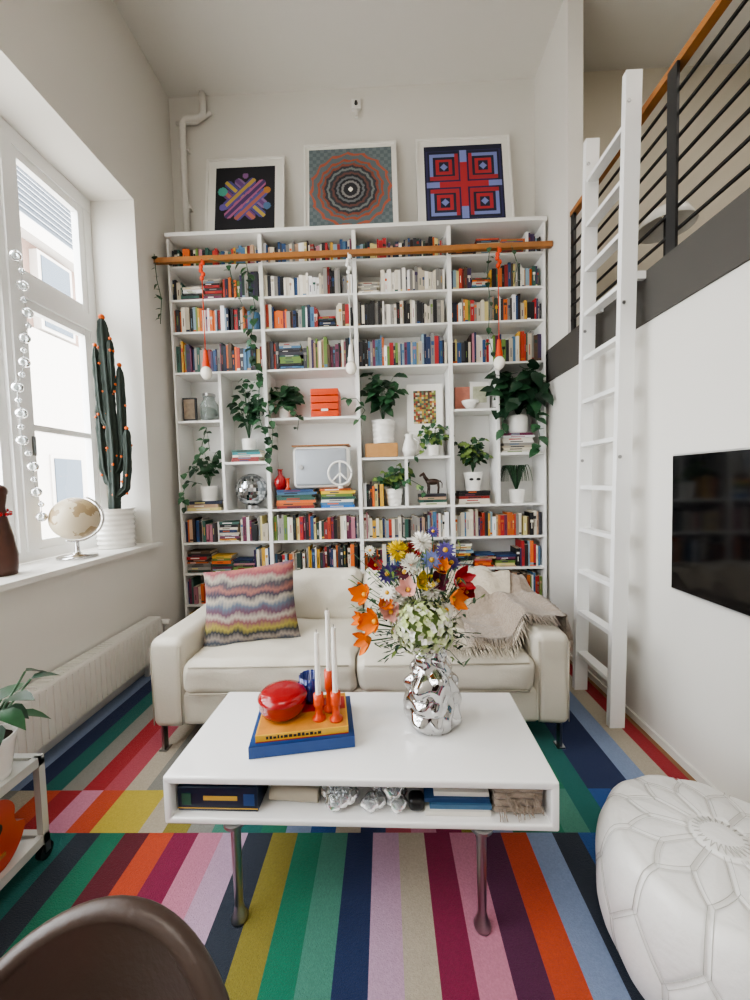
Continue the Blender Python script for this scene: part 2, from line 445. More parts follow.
poster('framed_poster',.755,.82,.88,f3,gn=90,mat_w=.07)

b=B('ceiling_pipe'); 
b.tube([(-1.72,3.44,3.55),(-1.72,3.44,4.55),(-1.715,3.44,4.62),(-1.69,3.44,4.66),(-1.56,3.44,4.66),(-1.53,3.44,4.69),(-1.525,3.44,4.74),(-1.525,3.44,4.86)],.028,wallm,12)
b.tube([(-1.78,3.46,4.64),(-1.6,3.46,4.64),(-1.46,3.46,4.72)],.016,wallm,8)
for z in (3.9,4.4): b.box((-1.76,3.44,z),(-1.68,3.499,z+.03),wallm)
b.end()
b=B('wall_detector'); b.cb((-.17,3.485,4.74),(.08,.03,.08),whitem); b.cyl((-.17,3.47,4.74),(-.17,3.45,4.74),.016,black,r1=.010); b.cb((-.17,3.485,4.66),(.03,.025,.05),ceram); b.end()

# ------------------------------------------------------------ plants/pots helpers
def pot(b,c,r,h,mat=ceram,ribs=0,flare=.85,n=40):
    prof=[(0.001,0),(r*flare,0)]
    N=max(6,ribs*4)
    for i in range(N+1):
        t=i/N; rr=r*(flare+(1-flare)*t)
        if ribs: rr*=1+.04*math.cos(2*math.pi*ribs*t)
        prof.append((rr,h*t))
    prof+=[(r*.9,h),(r*.88,h*.88),(0.001,h*.88)]
    b.lathe(prof,c,mat,n); 
    b.cyl((c[0],c[1],c[2]+h*.885),(c[0],c[1],c[2]+h*.89),r*.86,soilm)
def foliage(b,base,n,h,sp,L,mats,droop=0,ybias=-.3,lw=.7,per=3):
    base=V(*base)
    for i in range(n):
        a=U(0,2*math.pi); s=U(.35,1)*sp; dx=math.cos(a)*s; dy=math.sin(a)*s*.5+ybias*s*.3
        hh=U(.4,1)*h
        pts=[]
        for k in range(6):
            t=k/5
            pts.append(base+V(dx*t**1.2,dy*t,hh*math.sin(t*math.pi*.55)-droop*U(.8,1)*t*t*(1 if R()<.9 else .3)))
        b.tube(pts,.0025,mats[0],5,r_end=.0015)
        for k in range(per):
            t=.4+.6*k/max(1,per-1); j=min(4,int(t*5)); p=pts[j]+(pts[j+1]-pts[j])*(t*5-j) if j<5 else pts[5]
            d=V(U(-1,1)+dx*2/max(sp,.01)*.5,U(-1,.2),U(-.9,.3))
            b.leaf(p,d,(0,-.8,.8),L*U(.7,1.1),L*lw*U(.9,1.2),random.choice(mats),curl=.2)
def vine(b,pts,L,mats,step=.05):
    pts=[V(*p) for p in pts]; b.tube(pts,.003,mats[0],5)
    for i in range(len(pts)-1):
        d=pts[i+1]-pts[i]; n=max(1,int(d.length/step))
        for k in range(n):
            p=pts[i]+d*((k+R())/n)
            b.leaf(p,(U(-1,1),U(-.8,-.1),U(-1,.2)),(0,-.6,1),L*U(.7,1.2),L*.8,random.choice(mats),curl=.2)
yS=SY+.12
G=[green1,green2,green1]; GL=[green1,green3]
b=B('potted_trailing_plant'); pot(b,(-1.58,yS,h_a),.075,.13,ribs=0); foliage(b,(-1.58,yS,h_a+.12),16,.36,.17,.06,G,per=4); 
vine(b,[(-1.6,3.25,h_a+.15),(-1.68,3.17,1.45),(-1.72,3.15,1.35),(-1.7,3.15,1.2)],.07,G,.04); b.end()
b=B('potted_ivy'); pot(b,(-1.2,yS,h_b),.065,.1); foliage(b,(-1.2,yS,h_b+.09),24,.52,.17,.075,G,per=4); b.end()
b=B('potted_monstera'); pot(b,(-.87,yS,1.97),.055,.09); foliage(b,(-.87,yS,2.05),15,.26,.14,.11,G,droop=.05)
vine(b,[(-.92,3.28,2.08),(-.95,3.17,2.0),(-.93,3.16,1.85),(-.95,3.16,1.65)],.07,G,.04); b.end()
b=B('potted_pothos'); bx=M('wood_box','#b98a55',.5,var=.2,vscale=15)
pot(b,(0.0,yS,1.735),.1,.2,ribs=5,flare=.92); foliage(b,(0,yS,1.92),17,.44,.2,.10,G,per=4); b.end()
b=B('wooden_box'); b.rbox((-.02,yS,1.673),(.28,.18,.12),.008,bx,mid=1); b.end()
b=B('potted_herb')
pot(b,(.08,yS,1.186),.08,.15,ribs=4,flare=.75); foliage(b,(.08,yS,1.32),20,.24,.17,.065,GL,per=4)
vine(b,[(.12,3.28,1.35),(.2,3.16,1.42),(.3,3.15,1.36),(.34,3.15,1.28)],.055,GL,.04); b.end()
b=B('potted_fern'); pot(b,(.78,yS,h_f),.085,.16,flare=.7); 
for s_ in (-1,1):
    b.sph((.78+s_*.03,yS-.074,h_f+.1),(.02,.006,.012),black,10,6)
foliage(b,(.78,yS,h_f+.15),26,.38,.17,.06,[green1,green2,green3],per=5,droop=.08); b.end()
b=B('potted_philodendron'); b.xmax=1.385; pot(b,(1.17,yS-.02,h_g),.085,.15); foliage(b,(1.17,yS-.04,h_g+.14),42,.46,.27,.14,[green2,green1,green2],droop=.14,ybias=-1,per=3)
vine(b,[(1.2,SY-.03,h_g+.3),(1.26,SY-.04,1.95),(1.30,SY-.04,1.75),(1.28,SY-.04,1.6)],.10,G,.045)
vine(b,[(1.05,SY-.03,h_g+.25),(.99,SY-.04,1.95),(1.0,SY-.04,1.78)],.09,G,.05); b.end()
b=B('spider_plant'); pot(b,(1.16,yS,1.186),.07,.12)
for i in range(44):
    a=U(0,6.28); r_=U(.08,.17); pts=[]
    for k in range(7):
        t=k/6; pts.append((1.16+math.cos(a)*r_*t**.8,yS+math.sin(a)*r_*.6*t**.8,1.29+.26*math.sin(t*2.6)-.05*t))
    b.tube(pts,.006,random.choice([green1,green2]),4,r_end=.001)
b.end()
b=B('trailing_vine'); b.xmin=-1.85
vine(b,[(-1.08,3.11,3.2),(-1.05,3.19,2.9),(-1.1,3.19,2.6),(-1.03,3.18,2.3),(-1.06,3.18,2.0),(-.98,3.18,1.75),(-1.0,3.18,1.55)],.075,G,.035)
vine(b,[(-1.83,3.10,3.3),(-1.82,3.10,3.1),(-1.80,3.12,2.95),(-1.82,3.12,2.75)],.06,G,.045); vine(b,[(-1.38,3.1,3.24),(-1.25,3.1,3.21),(-1.08,3.11,3.2)],.055,G,.07)
vine(b,[(-1.22,3.1,3.2),(-1.2,3.11,3.05),(-1.15,3.18,2.9),(-1.12,3.18,2.7)],.055,G,.05)
vine(b,[(.88,3.09,3.24),(.86,3.10,3.05),(.88,3.10,2.8),(.86,3.10,2.55),(.9,3.10,2.4)],.055,G,.06)
vine(b,[(1.05,3.09,3.24),(1.1,3.10,3.1),(1.07,3.10,2.95)],.05,G,.07)
vine(b,[(-1.02,3.17,2.1),(-.8,3.16,2.05),(-.7,3.15,1.96),(-.72,3.15,1.85)],.07,G,.04)
vine(b,[(-.35,3.17,2.1),(-.22,3.16,2.1),(-.15,3.16,2.0),(-.22,3.16,1.9)],.07,G,.05)
vine(b,[(.45,3.2,1.9),(.3,3.16,1.8),(.33,3.16,1.65),(.25,3.16,1.6)],.06,GL,.04)
vine(b,[(-1.75,3.18,1.5),(-1.6,3.16,1.55),(-1.5,3.17,1.9),(-1.48,3.17,1.7)],.07,G,.05)
b.end()
# small decor
b=B('small_picture'); b.cb((-1.7,3.3,2.08),(.12,.02,.2),black); b.cb((-1.7,3.288,2.08),(.095,.005,.17),M('photo_print','#8a7a68',.6,var=.5,vscale=30)); b.end()
b=B('glass_jar'); gl=M('jar_glass','#c9d3cf',.05,trans=.7); b.lathe([(.001,0),(.065,0),(.075,.03),(.075,.15),(.05,.19),(.05,.22)],(-1.54,3.33,1.971),gl); b.cyl((-1.54,3.33,2.19),(-1.54,3.33,2.215),.055,steel); b.sph((-1.54,3.33,2.05),(.045,.045,.045),green1,10,8); b.end()
b=B('mirror_ball'); c=V(-1.2,yS+.02,1.36); n=22; mirs=[M('mirror_tile_%d'%i,x,.05,metal=1) for i,x in enumerate(('#e4e6e8','#8f9498','#c0c4c8'))]
for j in range(n//2+4):
    t0=math.pi*(j/(n//2+4)); t1=math.pi*((j+1)/(n//2+4)); k=max(4,int(2*n*math.sin((t0+t1)/2)))
    for i in range(k):
        a0=2*math.pi*i/k; a1=2*math.pi*(i+.93)/k; tt=t0+(t1-t0)*.93
        q=[c+V(math.sin(t)*math.cos(a),math.sin(t)*math.sin(a),math.cos(t))*.145 for t,a in ((t0,a0),(tt,a0),(tt,a1),(t0,a1))]
        b.add(q,[(0,1,2,3)],random.choice(mirs))
b.sph(c,.142,steel,24,16); b.cyl((-1.2,yS+.02,1.1855),(-1.2,yS+.02,1.22),.06,steel); b.end()
b=B('orange_box_files')
for i in range(4): b.rbox((-.5,3.34,1.998+i*.062),(.24,.2,.056),.006,orangem,mid=1); 
b.cb((-.5,3.239,2.03),(.06,.003,.02),ceram); b.end()
b=B('retro_speaker'); zt=max(h_c,h_d); b.rbox((-.55,3.345,zt+.19),(.50,.19,.37),.05,ceram,mid=3); b.rbox((-.55,3.262,zt+.19),(.45,.04,.32),.03,M('speaker_front','#a9aeb4',.35,metal=.2),mid=2)
b.cyl((-.72,3.24,zt+.19),(-.72,3.225,zt+.19),.02,steel); b.box((-.8,3.25,zt+.372),(-.3,3.44,zt+.382),woodr); b.end()
b=B('peace_sign_ornament'); c=V(-.38,3.205,zt+.13)
pts=[c+V(math.cos(a)*.1,0,math.sin(a)*.1) for a in [2*math.pi*i/32 for i in range(33)]]
b.tube(pts,.010,ceram,8)
for a in (90,270,225,315): b.tube([c,c+V(math.cos(math.radians(a))*.1,0,math.sin(math.radians(a))*.1)],.009,ceram,6)
b.cyl((-.38,3.225,zt+.001),(-.38,3.225,zt+.025),.022,ceram); b.end()
b=B('red_vase'); b.lathe([(.001,0),(.04,0),(.06,.05),(.055,.09),(.02,.13),(.018,.17),(.028,.18)],(-.92,3.3,h_c),redm); b.end()
b=B('orange_candle_holder'); b.lathe([(.001,0),(.03,0),(.012,.02),(.012,.09),(.025,.1),(.001,.1)],(-.845,3.26,h_c),orangem,16); b.end()
b=B('small_framed_art'); b.X=Matrix.Translation((.375,3.4,1.84)); b.box((-.16,0,0),(.16,.02,.42),ceram)
AC=['#7c8a4a','#b5924a','#9a4a36','#5a6f5a','#c9bc98','#5c4236']
for i in range(11):
    for j in range(16):
        x=-.1+i*.0182; z=.07+j*.0182; k=random.randint(0,5)
        b.box((x,-.001,z),(x+.0183,0,z+.0183),M('art_%d'%k,AC[k],.7))
b.end()
b=B('white_display_block'); b.rbox((.375,3.4,1.7255),(.3,.12,.228),.01,ceram,mid=1); b.end()
b=B('ceramic_jug'); b.lathe([(.001,0),(.045,0),(.06,.06),(.045,.12),(.03,.16),(.038,.19)],(.22,3.27,1.612),ceram); b.tube([(.26,3.27,1.77),(.3,3.27,1.74),(.29,3.27,1.68),(.27,3.27,1.66)],.007,ceram); b.end()
b=B('potted_succulent'); pot(b,(.43,3.28,1.612),.05,.09); foliage(b,(.43,3.28,1.69),16,.18,.13,.06,GL); b.end()
b=B('horse_figurine'); hm=M('dark_bronze','#3a281e',.35); hz=h_e; hx=.42; hy=3.29
b.sph((hx,hy,hz+.105),(.062,.024,.028),hm,14,10)
b.tube([(hx-.045,hy,hz+.115),(hx-.07,hy,hz+.15),(hx-.078,hy,hz+.175)],.018,hm,8,r_end=.012)
b.tube([(hx-.072,hy,hz+.18),(hx-.1,hy,hz+.165),(hx-.115,hy,hz+.155)],.014,hm,8,r_end=.007)
for dx in (-.045,-.035,.04,.05):
    dy=.012 if dx in(-.045,.05) else -.012
    b.tube([(hx+dx,hy+dy,hz+.1),(hx+dx+.005,hy+dy,hz+.055),(hx+dx,hy+dy,hz+.001)],.009,hm,6,r_end=.005)
b.tube([(hx+.06,hy,hz+.115),(hx+.08,hy,hz+.09),(hx+.08,hy,hz+.05)],.007,hm,6,r_end=.003); b.end()
b=B('picture_book_display'); b.cb((.7,3.36,2.11),(.13,.03,.2),M('coral_print','#c98270',.5,var=.3,vscale=15)); b.cb((.85,3.36,2.13),(.17,.03,.24),ceram); b.cb((.85,3.343,2.14),(.12,.003,.14),M('print_b','#b7b9a0',.6,var=.5,vscale=25)); b.end()
b=B('white_bowl'); b.lathe([(.001,0),(.03,0),(.07,.05),(.075,.07),(.07,.07),(.03,.01),(.001,.01)],(.75,3.265,2.0005),ceram); b.end()

# ------------------------------------------------------------ radiator
b=B('radiator'); rm=M('radiator_enamel','#e4e2dc',.4)
b.rbox((-1.765,1.35,.26),(.04,2.9,.3),.01,rm,mid=1); b.rbox((-1.825,1.35,.26),(.03,2.9,.3),.01,rm,mid=1)
for i in range(72):
    y=-.07+i*.04; b.box((-1.745,y,.13),(-1.739,y+.022,.39),rm)
b.box((-1.84,-.09,.405),(-1.75,2.79,.413),rm)
for i in range(90): b.box((-1.835,-.08+i*.032,.413),(-1.755,-.07+i*.032,.418),rm)
for y in (.1,2.65): b.box((-1.859,y,.15),(-1.8,y+.04,.2),rm); b.box((-1.80,y,F0),(-1.77,y+.03,.12),rm)
b.tube([(-1.79,2.8,.35),(-1.79,2.88,.35),(-1.79,2.9,.33),(-1.79,2.9,F0)],.01,rm,8); b.cyl((-1.79,2.84,.35),(-1.70,2.84,.35),.022,ceram)
b.end()

# ------------------------------------------------------------ sill objects
b=B('terrestrial_globe'); c=V(-2.0,2.36,1.215)
gb=bpy.data.materials.new('globe_map'); gb.use_nodes=True; nt=gb.node_tree; bs=nt.nodes['Principled BSDF']; bs.inputs['Roughness'].default_value=.35
tc=nt.nodes.new('ShaderNodeTexCoord'); nz=nt.nodes.new('ShaderNodeTexNoise'); nz.inputs['Scale'].default_value=7; nz.inputs['Detail'].default_value=6
cr=nt.nodes.new('ShaderNodeValToRGB'); cr.color_ramp.interpolation='CONSTANT'; e=cr.color_ramp.elements; e[0].color=hexc('#d3c6ac'); e[1].position=.5; e[1].color=hexc('#a89270'); e3=e.new(.58); e3.color=hexc('#bda882')
nt.links.new(tc.outputs['Object'],nz.inputs['Vector']); nt.links.new(nz.outputs['Fac'],cr.inputs['Fac']); nt.links.new(cr.outputs['Color'],bs.inputs['Base Color'])
b.sph(c,.135,gb,32,20)
arc=[c+RZ(40)@V(math.cos(a)*.148,0,math.sin(a)*.148) for a in [math.radians(-112+i*180/20) for i in range(21)]]
b.tube(arc,.006,chrome,6); b.lathe([(.001,0),(.11,0),(.11,.012),(.03,.022),(.014,.04),(.012,.11)],(c.x,c.y,.963),chrome,24); b.end()
b=B('potted_cactus'); cx,cy=-2.03,2.76
pot(b,(cx,cy,.963),.125,.29,ribs=8,flare=.95,n=48)
cg=M('cactus_green','#26322b',.7,var=.4,vscale=25); ct=M('cactus_bloom','#d8641f',.5)
def cact(pts,r):
    pts=[V(*p) for p in pts]; dense=[]
    for i in range(len(pts)-1):
        for k in range(12): dense.append(pts[i].lerp(pts[i+1],k/12))
    dense.append(pts[-1]); N=len(dense); n=24; vs=[]
    for i,p in enumerate(dense):
        t=i/(N-1); d=(dense[min(i+1,N-1)]-dense[max(i-1,0)]).normalized(); a=d.cross(V(0,1,.01)).normalized(); q=d.cross(a)
        rr=r*(1 if t<.9 else math.sqrt(max(.02,1-((t-.9)/.1)**2)))
        for k in range(n):
            an=2*math.pi*k/n; r2=rr*(1+.2*math.cos(6*an)+.3*noise.noise(V(p.x*30+k,p.y*30,p.z*22))); vs.append(p+(a*math.cos(an)+q*math.sin(an))*r2)
            if k%4==0 and i%3==0 and R()<.12: b.sph(vs[-1],.010,ct,6,4)
    fs=[(i*n+k,i*n+(k+1)%n,(i+1)*n+(k+1)%n,(i+1)*n+k) for i in range(N-1) for k in range(n)]+[tuple((N-1)*n+k for k in range(n))]
    b.add(vs,fs,cg,True); b.sph(dense[-1],(r*.6,r*.6,r*.6),ct,8,6)
cact([(cx,cy,1.22),(cx+.015,cy,1.7),(cx+.0,cy,2.2),(cx-.015,cy,2.66)],.036)
cact([(cx,cy,1.50),(cx+.045,cy+.02,1.56),(cx+.07,cy+.03,1.72),(cx+.075,cy+.03,2.32)],.028)
cact([(cx,cy,1.42),(cx-.03,cy-.01,1.46),(cx-.05,cy-.02,1.56),(cx-.06,cy-.02,2.05)],.027)
cact([(cx-.0,cy-.01,1.85),(cx-.03,cy-.02,1.9),(cx-.04,cy-.03,2.0),(cx-.055,cy-.03,2.45)],.023)
cact([(cx+.02,cy,1.34),(cx+.08,cy+.02,1.40),(cx+.105,cy+.02,1.6),(cx+.11,cy+.02,1.85)],.025)
cact([(cx+.01,cy-.0,2.1),(cx+.035,cy-.0,2.14),(cx+.045,cy-.01,2.5)],.02)
b.end()
b=B('carved_bird_figurine'); fm=M('carved_wood','#4a2a1e',.35,var=.3,vscale=18); x,y=-2.02,1.90
b.lathe([(.001,0),(.06,0),(.065,.03),(.068,.1),(.055,.2),(.035,.3),(.03,.36),(.038,.41),(.035,.45),(.015,.475),(.001,.48)],(x,y,.963),fm,24)
b.leaf((x,y-.03,1.38),(.6,-1,-.2),(0,0,1),.1,.04,orangem); b.sph((x,y,1.4),(.038,.05,.04),fm)
for k in range(12): b.sph((x+.047*math.cos(k*.52),y+.047*math.sin(k*.52),1.3-.02*math.cos(k*.52)),.010,redm,8,6)
b.end()
b=B('glass_bead_garland'); gm2=M('clear_bead','#dfe6e8',.02,trans=.85); pts=[]
for k in range(21):
    z=2.76-k*.076; p=(-2.10+.012*math.sin(k*1.7),2.18+.045*math.sin(k*.4),z); pts.append(p)
    b.sph(p,.016 if k%2 else .029,gm2,14,10); b.sph((p[0],p[1],p[2]+(.018 if k%2 else .031)),.005,steel,6,4)
b.tube(pts,.0015,steel,4); b.tube([pts[0],(-2.165,2.2,2.82)],.0015,steel,4); b.end()

# ------------------------------------------------------------ sofa
lm=M('cream_leather','#d3cdbf',.42,bump=.15,bscale=90,var=.05,vscale=3)
b=B('leather_sofa')
sx0,sx1,sy0,sy1=-1.25,.92,1.87,2.80; xm=(sx0+sx1)/2
b.rbox((xm,2.335,.235),(sx1-sx0-.3,.90,.19),.03,lm)
for xc in (sx0+.09,sx1-.09):
    b.rbox((xc,2.335,.375),(.18,.93,.48),.045,lm,seg=4,mid=6,puff=.010,pax=0,dn=.008,dsc=6)
b.rbox((xm,2.70,.45),(1.82,.2,.58),.06,lm,seg=4,mid=6,dn=.006)
cw=(sx1-sx0-.36)/2
for xc in (xm-cw/2,xm+cw/2):
    b.rbox((xc,2.19,.405),(cw-.003,.68,.18),.05,lm,seg=4,mid=16,puff=.022,dn=.016,dsc=8)
    b.rbox((xc,2.565,.62),(cw-.006,.2,.36),.075,lm,seg=4,mid=16,puff=.035,pax=1,rot=RX(-9),dn=.020,dsc=8)
pip=M('leather_piping','#b5ad9c',.5)
for xc in (xm-cw/2,xm+cw/2):
    for z in (.335,.475):
        b.tube([(xc-cw/2+.04,1.850,z),(xc+cw/2-.04,1.850,z)],.004,pip,6)
for xc in (sx0+.09,sx1-.09):
    for dx in (-.075,.075): b.tube([(xc+dx,1.872,.16),(xc+dx,1.872,.575)],.003,pip,5)
for x in (sx0+.05,sx1-.05):
    for y in (1.9,2.74):
        b.box((x-.006,y-.02,F0),(x+.006,y+.02,.145),steel)
        b.box((x-.02,y-.025,F0),(x+.02,y+.025,F0+.008),steel)
b.end()
# cushion
pm=bpy.data.materials.new('ikat_fabric'); pm.use_nodes=True; nt=pm.node_tree; bs=nt.nodes['Principled BSDF']; bs.inputs['Roughness'].default_value=.9
tc=nt.nodes.new('ShaderNodeTexCoord'); sp=nt.nodes.new('ShaderNodeSeparateXYZ')
nt.links.new(tc.outputs['Object'],sp.inputs[0])
def MT(op,a,bv=None):
    n=nt.nodes.new('ShaderNodeMath'); n.operation=op
    for k,x in enumerate((a,bv)):
        if x is None: continue
        if isinstance(x,(int,float)): n.inputs[k].default_value=x
        else: nt.links.new(x,n.inputs[k])
    return n.outputs[0]
s_a=MT('MULTIPLY',MT('SINE',MT('MULTIPLY',sp.outputs[0],48)),.006)
s_b=MT('MULTIPLY',MT('SINE',MT('MULTIPLY',sp.outputs[0],300)),.003)
nz=nt.nodes.new('ShaderNodeTexNoise'); nz.inputs['Scale'].default_value=16; nt.links.new(tc.outputs['Object'],nz.inputs['Vector'])
s_c=MT('MULTIPLY',MT('SUBTRACT',nz.outputs['Fac'],.5),.05)
zz_=MT('ADD',MT('ADD',MT('ADD',sp.outputs[2],s_a),s_b),s_c)
mr=nt.nodes.new('ShaderNodeMapRange'); mr.inputs[1].default_value=0.0; mr.inputs[2].default_value=.49; nt.links.new(zz_,mr.inputs[0])
cr=nt.nodes.new('ShaderNodeValToRGB'); el=cr.color_ramp.elements
cl=['#4a4752','#9a9486','#444d5c','#958a80','#2b3039','#988c46','#7a4c54','#a69e90','#634454','#5c6674','#a89f90','#3f3b49','#94655c','#4b474f','#a0988a','#8a4c54','#a86a60','#52526a','#925256']
el[0].color=hexc(cl[0]); el[1].color=hexc(cl[-1])
for i in range(1,len(cl)-1): q=el.new(i/(len(cl)-1)); q.color=hexc(cl[i])
nt.links.new(mr.outputs[0],cr.inputs[0]); nt.links.new(cr.outputs[0],bs.inputs['Base Color'])
b=B('striped_cushion')
rot=RZ(8)@RX(-30)@RY(-6)
c=V(-.82,2.195,.69)
def cush(u,v,sg):
    x=(u*2-1);z=(v*2-1); t=max(0,(1-x*x)*(1-z*z))**.45*.09
    return c+rot@V(x*.275*(1-.07*(1-z*z)*abs(x)),sg*t,z*.24*(1-.07*(1-x*x)*abs(z)))
b.surf(lambda u,v:cush(u,v,-1),28,28,pm); b.surf(lambda u,v:cush(1-u,v,1),28,28,pm); b.end()
# throw
tw=M('wool_throw','#9f9081',.95,bump=1.0,bscale=70,var=.25,vscale=35,sheen=.3); tw2=M('wool_throw_cream','#c9beac',.95,bump=.9,bscale=60,var=.15,vscale=30)
def ss(a,c,x): t=max(0,min(1,(x-a)/(c-a))); return t*t*(3-2*t)
def hfield(x,y,ztop):
    z=.515+(ztop-.515)*ss(2.26,2.50,y)
    k=ss(.64,.74,x)
    return z*(1-k)+max(.628,z)*k
b=B('throw_blanket')
def thr(x0,x1,y0,y1,mat,off,skew,ztop,sd,curve=0,drop=0):
    W=x1-x0; 
    def f(u,v):
        y=y0+(y1-y0)*v+curve*(u-.5)**2*(1-v); x=x0+W*u+skew*(v)+.015*math.sin(v*7+sd)
        w=.011*math.sin(u*15+v*5+3*noise.noise(V(u*3,v*3,sd)))+.012*noise.noise(V(x*9,y*9,sd))
        ex=x-.925
        if ex>0: # hangs down the outside of the arm
            return V(.94+w*.6+.008,y,.628+off-ex)
        return V(x,y,hfield(x,y,ztop)+off+w)
    b.surf(f,90,50,mat)
    for i in range(80):
        p=f(i/79*(.72 if drop else 1),0); b.tube([p,p+V(U(-.006,.006),-.03,-.012),p+V(U(-.016,.016),-.075,-.03)],.0028,mat,4,r_end=.001)
    if drop:
        for i in range(50):
            p=f(1,i/49); b.tube([p,p+V(U(-.003,.004),U(-.006,.006),-.03),p+V(U(-.003,.005),U(-.014,.014),-.06)],.0028,mat,4,r_end=.001)
thr(.20,.70,1.90,2.50,tw2,.026,.10,.76,1.0,.2)
thr(.42,1.07,1.98,2.56,tw,.050,.0,.70,5.0,-.2,1)
b.end()

# ------------------------------------------------------------ coffee table
TC=V(-.105,1.332,0); ta=-1.4
def TX(): return Matrix.Translation(TC)@Matrix.Rotation(math.radians(ta),4,'Z')
b=B('coffee_table'); b.X=TX(); tw_,td=1.212,.478
b.rbox((0,0,.487),(tw_,td,.026),.007,gloss,seg=2,mid=1); b.rbox((0,0,.356),(tw_,td,.022),.007,gloss,seg=2,mid=1)
for s_ in (-1,1): b.rbox((s_*(tw_/2-.012),0,.4215),(.024,td,.14),.006,gloss,seg=2,mid=1)
b.box((-.586,.20,.367),(.586,.215,.475),gloss)
for lx in (-.39,.38):
    for ly in (-.215,.18):
        b.cyl((lx,ly,.345),(lx,ly,.335),.035,steel); b.cyl((lx,ly,.335),(lx,ly,.05),.016,steel,r1=.013,n=20)
        b.lathe([(.001,0),(.026,0),(.027,.008),(.02,.02),(.013,.05)],(lx,ly,F0),steel,20)
b.end()
def tabobj(name): 
    b=B(name); b.X=TX(); return b
z0=.368
b=tabobj('board_game_box'); nav=M('box_navy','#16243a',.35); gold=M('gold_print','#c9a24a',.4)
b.rbox((-.445,-.09,z0+.0405),(.26,.25,.08),.004,nav,mid=1); yf=-.2155
b.box((-.575,yf-.001,z0+.010),(-.315,yf,z0+.013),gold); b.box((-.49,yf-.0012,z0+.038),(-.38,yf,z0+.052),gold); b.box((-.56,yf-.0012,z0+.022),(-.53,yf,z0+.060),M('gp','#2f5a48',.4)); b.box((-.36,yf-.0012,z0+.022),(-.325,yf,z0+.060),M('gp2','#274a7c',.4)); b.end()
b=tabobj('rolled_papers'); 
for i in range(3): b.cyl((-.29,-.16+i*.045,z0+.022+(.036 if i==1 else 0)),(-.13,-.17+i*.045,z0+.022+(.036 if i==1 else 0)),.021,BM[[3,18,2][i]],n=14)
b.end()
b=tabobj('crystal_glass_cluster'); cg2=M('crystal','#e3e8ea',.02,trans=.92)
rg=random.Random(5)
for i in range(16):
    r_=rg.uniform(.016,.03); b.sph((-.105+rg.uniform(0,.25),-.20+rg.uniform(0,.07),z0+r_+.003+(rg.uniform(.0,.03) if i%3==0 else 0)),(r_*1.1,r_,r_),cg2,14,10,disp=.4,ds=2.5)
b.end()
b=tabobj('magazine_pile'); 
for i,(x,w,c) in enumerate(((.31,.2,2),(.32,.19,13),(.31,.2,11),(.325,.17,2))): b.box((x-w/2,-.215+i*.008,z0+.001+i*.014),(x+w/2,.02,z0+.0145+i*.014),BM[c])
b.end()
b=tabobj('dark_glasses_case'); b.rbox((.185,-.185,z0+.022),(.05,.05,.04),.015,black,mid=1); b.end()
b=tabobj('folded_wool_blanket')
for i in range(4): b.rbox((.497,-.1,z0+.015+i*.022),(.15,.22,.020),.009,tw,mid=5,dn=.005,dsc=30)
for i in range(22): p=V(.435+i*.006,-.21,z0+.02+U(0,.05)); b.tube([p,p+V(0,-.02,-.01),p+V(U(-.004,.004),-.026,-.018)],.002,tw,4)
b.end()
# books on table
def onb(name): 
    b=B(name); b.X=Matrix.Translation((-.315,1.325,.5005))@Matrix.Rotation(math.radians(9),4,'Z'); return b
b=onb('coffee_table_books'); bl=M('cover_blue','#1f4480',.35); ye=M('cover_yellow','#d9a93a',.35); rd=M('cover_red','#a9241f',.35)
b.rbox((0,0,.005),(.35,.245,.006),.002,bl,mid=1); b.box((-.17,-.117,.006),(.17,.12,.034),pagem); b.rbox((0,0,.037),(.35,.245,.006),.002,bl,mid=1); b.box((-.175,-.1235,.002),(.175,-.117,.040),bl)
b.box((-.155,-.105,.0405),(.155,.105,.0645),ye); b.box((-.1552,-.1055,.0405),(.1552,.1,.0435),rd)
tx=random.Random(3)
x=-.12
while x<.06: w_=tx.uniform(.006,.012); b.box((x,-.1057,.050),(x+w_,-.1049,.059+tx.uniform(-.002,.003)),black); x+=w_+.004
b.box((-.15,-.10,.0643),(.15,.10,.0647),M('cover_art','#c98a3c',.4,var=.4,vscale=20)); b.box((-.15,.0,.0646),(.15,.08,.0649),rd)
b.end()
b=onb('red_lidded_bowl'); b.lathe([(.001,0),(.05,0),(.075,.015),(.085,.04),(.085,.06),(.088,.062),(.088,.07),(.075,.085),(.05,.092),(.001,.094)],(-.075,.01,.0652),redm,40); b.end()
b=onb('ribbed_blue_glass'); b.lathe([(.001,0),(.03,0),(.036,.02),(.04,.1),(.038,.1),(.033,.01),(.001,.008)],(.02,.075,.0652),M('cobalt_glass','#152a78',.08,coat=.5),48,rib=.05,ribn=14); b.end()
b=onb('candle_holder_set'); wax=M('white_wax','#f2efe8',.4)
for (x,y,hh,ch) in ((.055,-.045,.09,.22),(.095,.0,.15,.22),(.115,-.06,.10,.23)):
    b.lathe([(.001,0),(.024,0),(.024,.006),(.013,.014),(.013,hh*.5),(.018,hh*.55),(.018,hh),(.001,hh)],(x,y,.0652),orangem,20)
    b.cyl((x,y,.0652+hh),(x,y,.0652+hh+ch),.0105,wax,r1=.008,n=12); b.cyl((x,y,.0652+hh+ch),(x,y,.0652+hh+ch+.012),.001,black,n=5)
b.end()
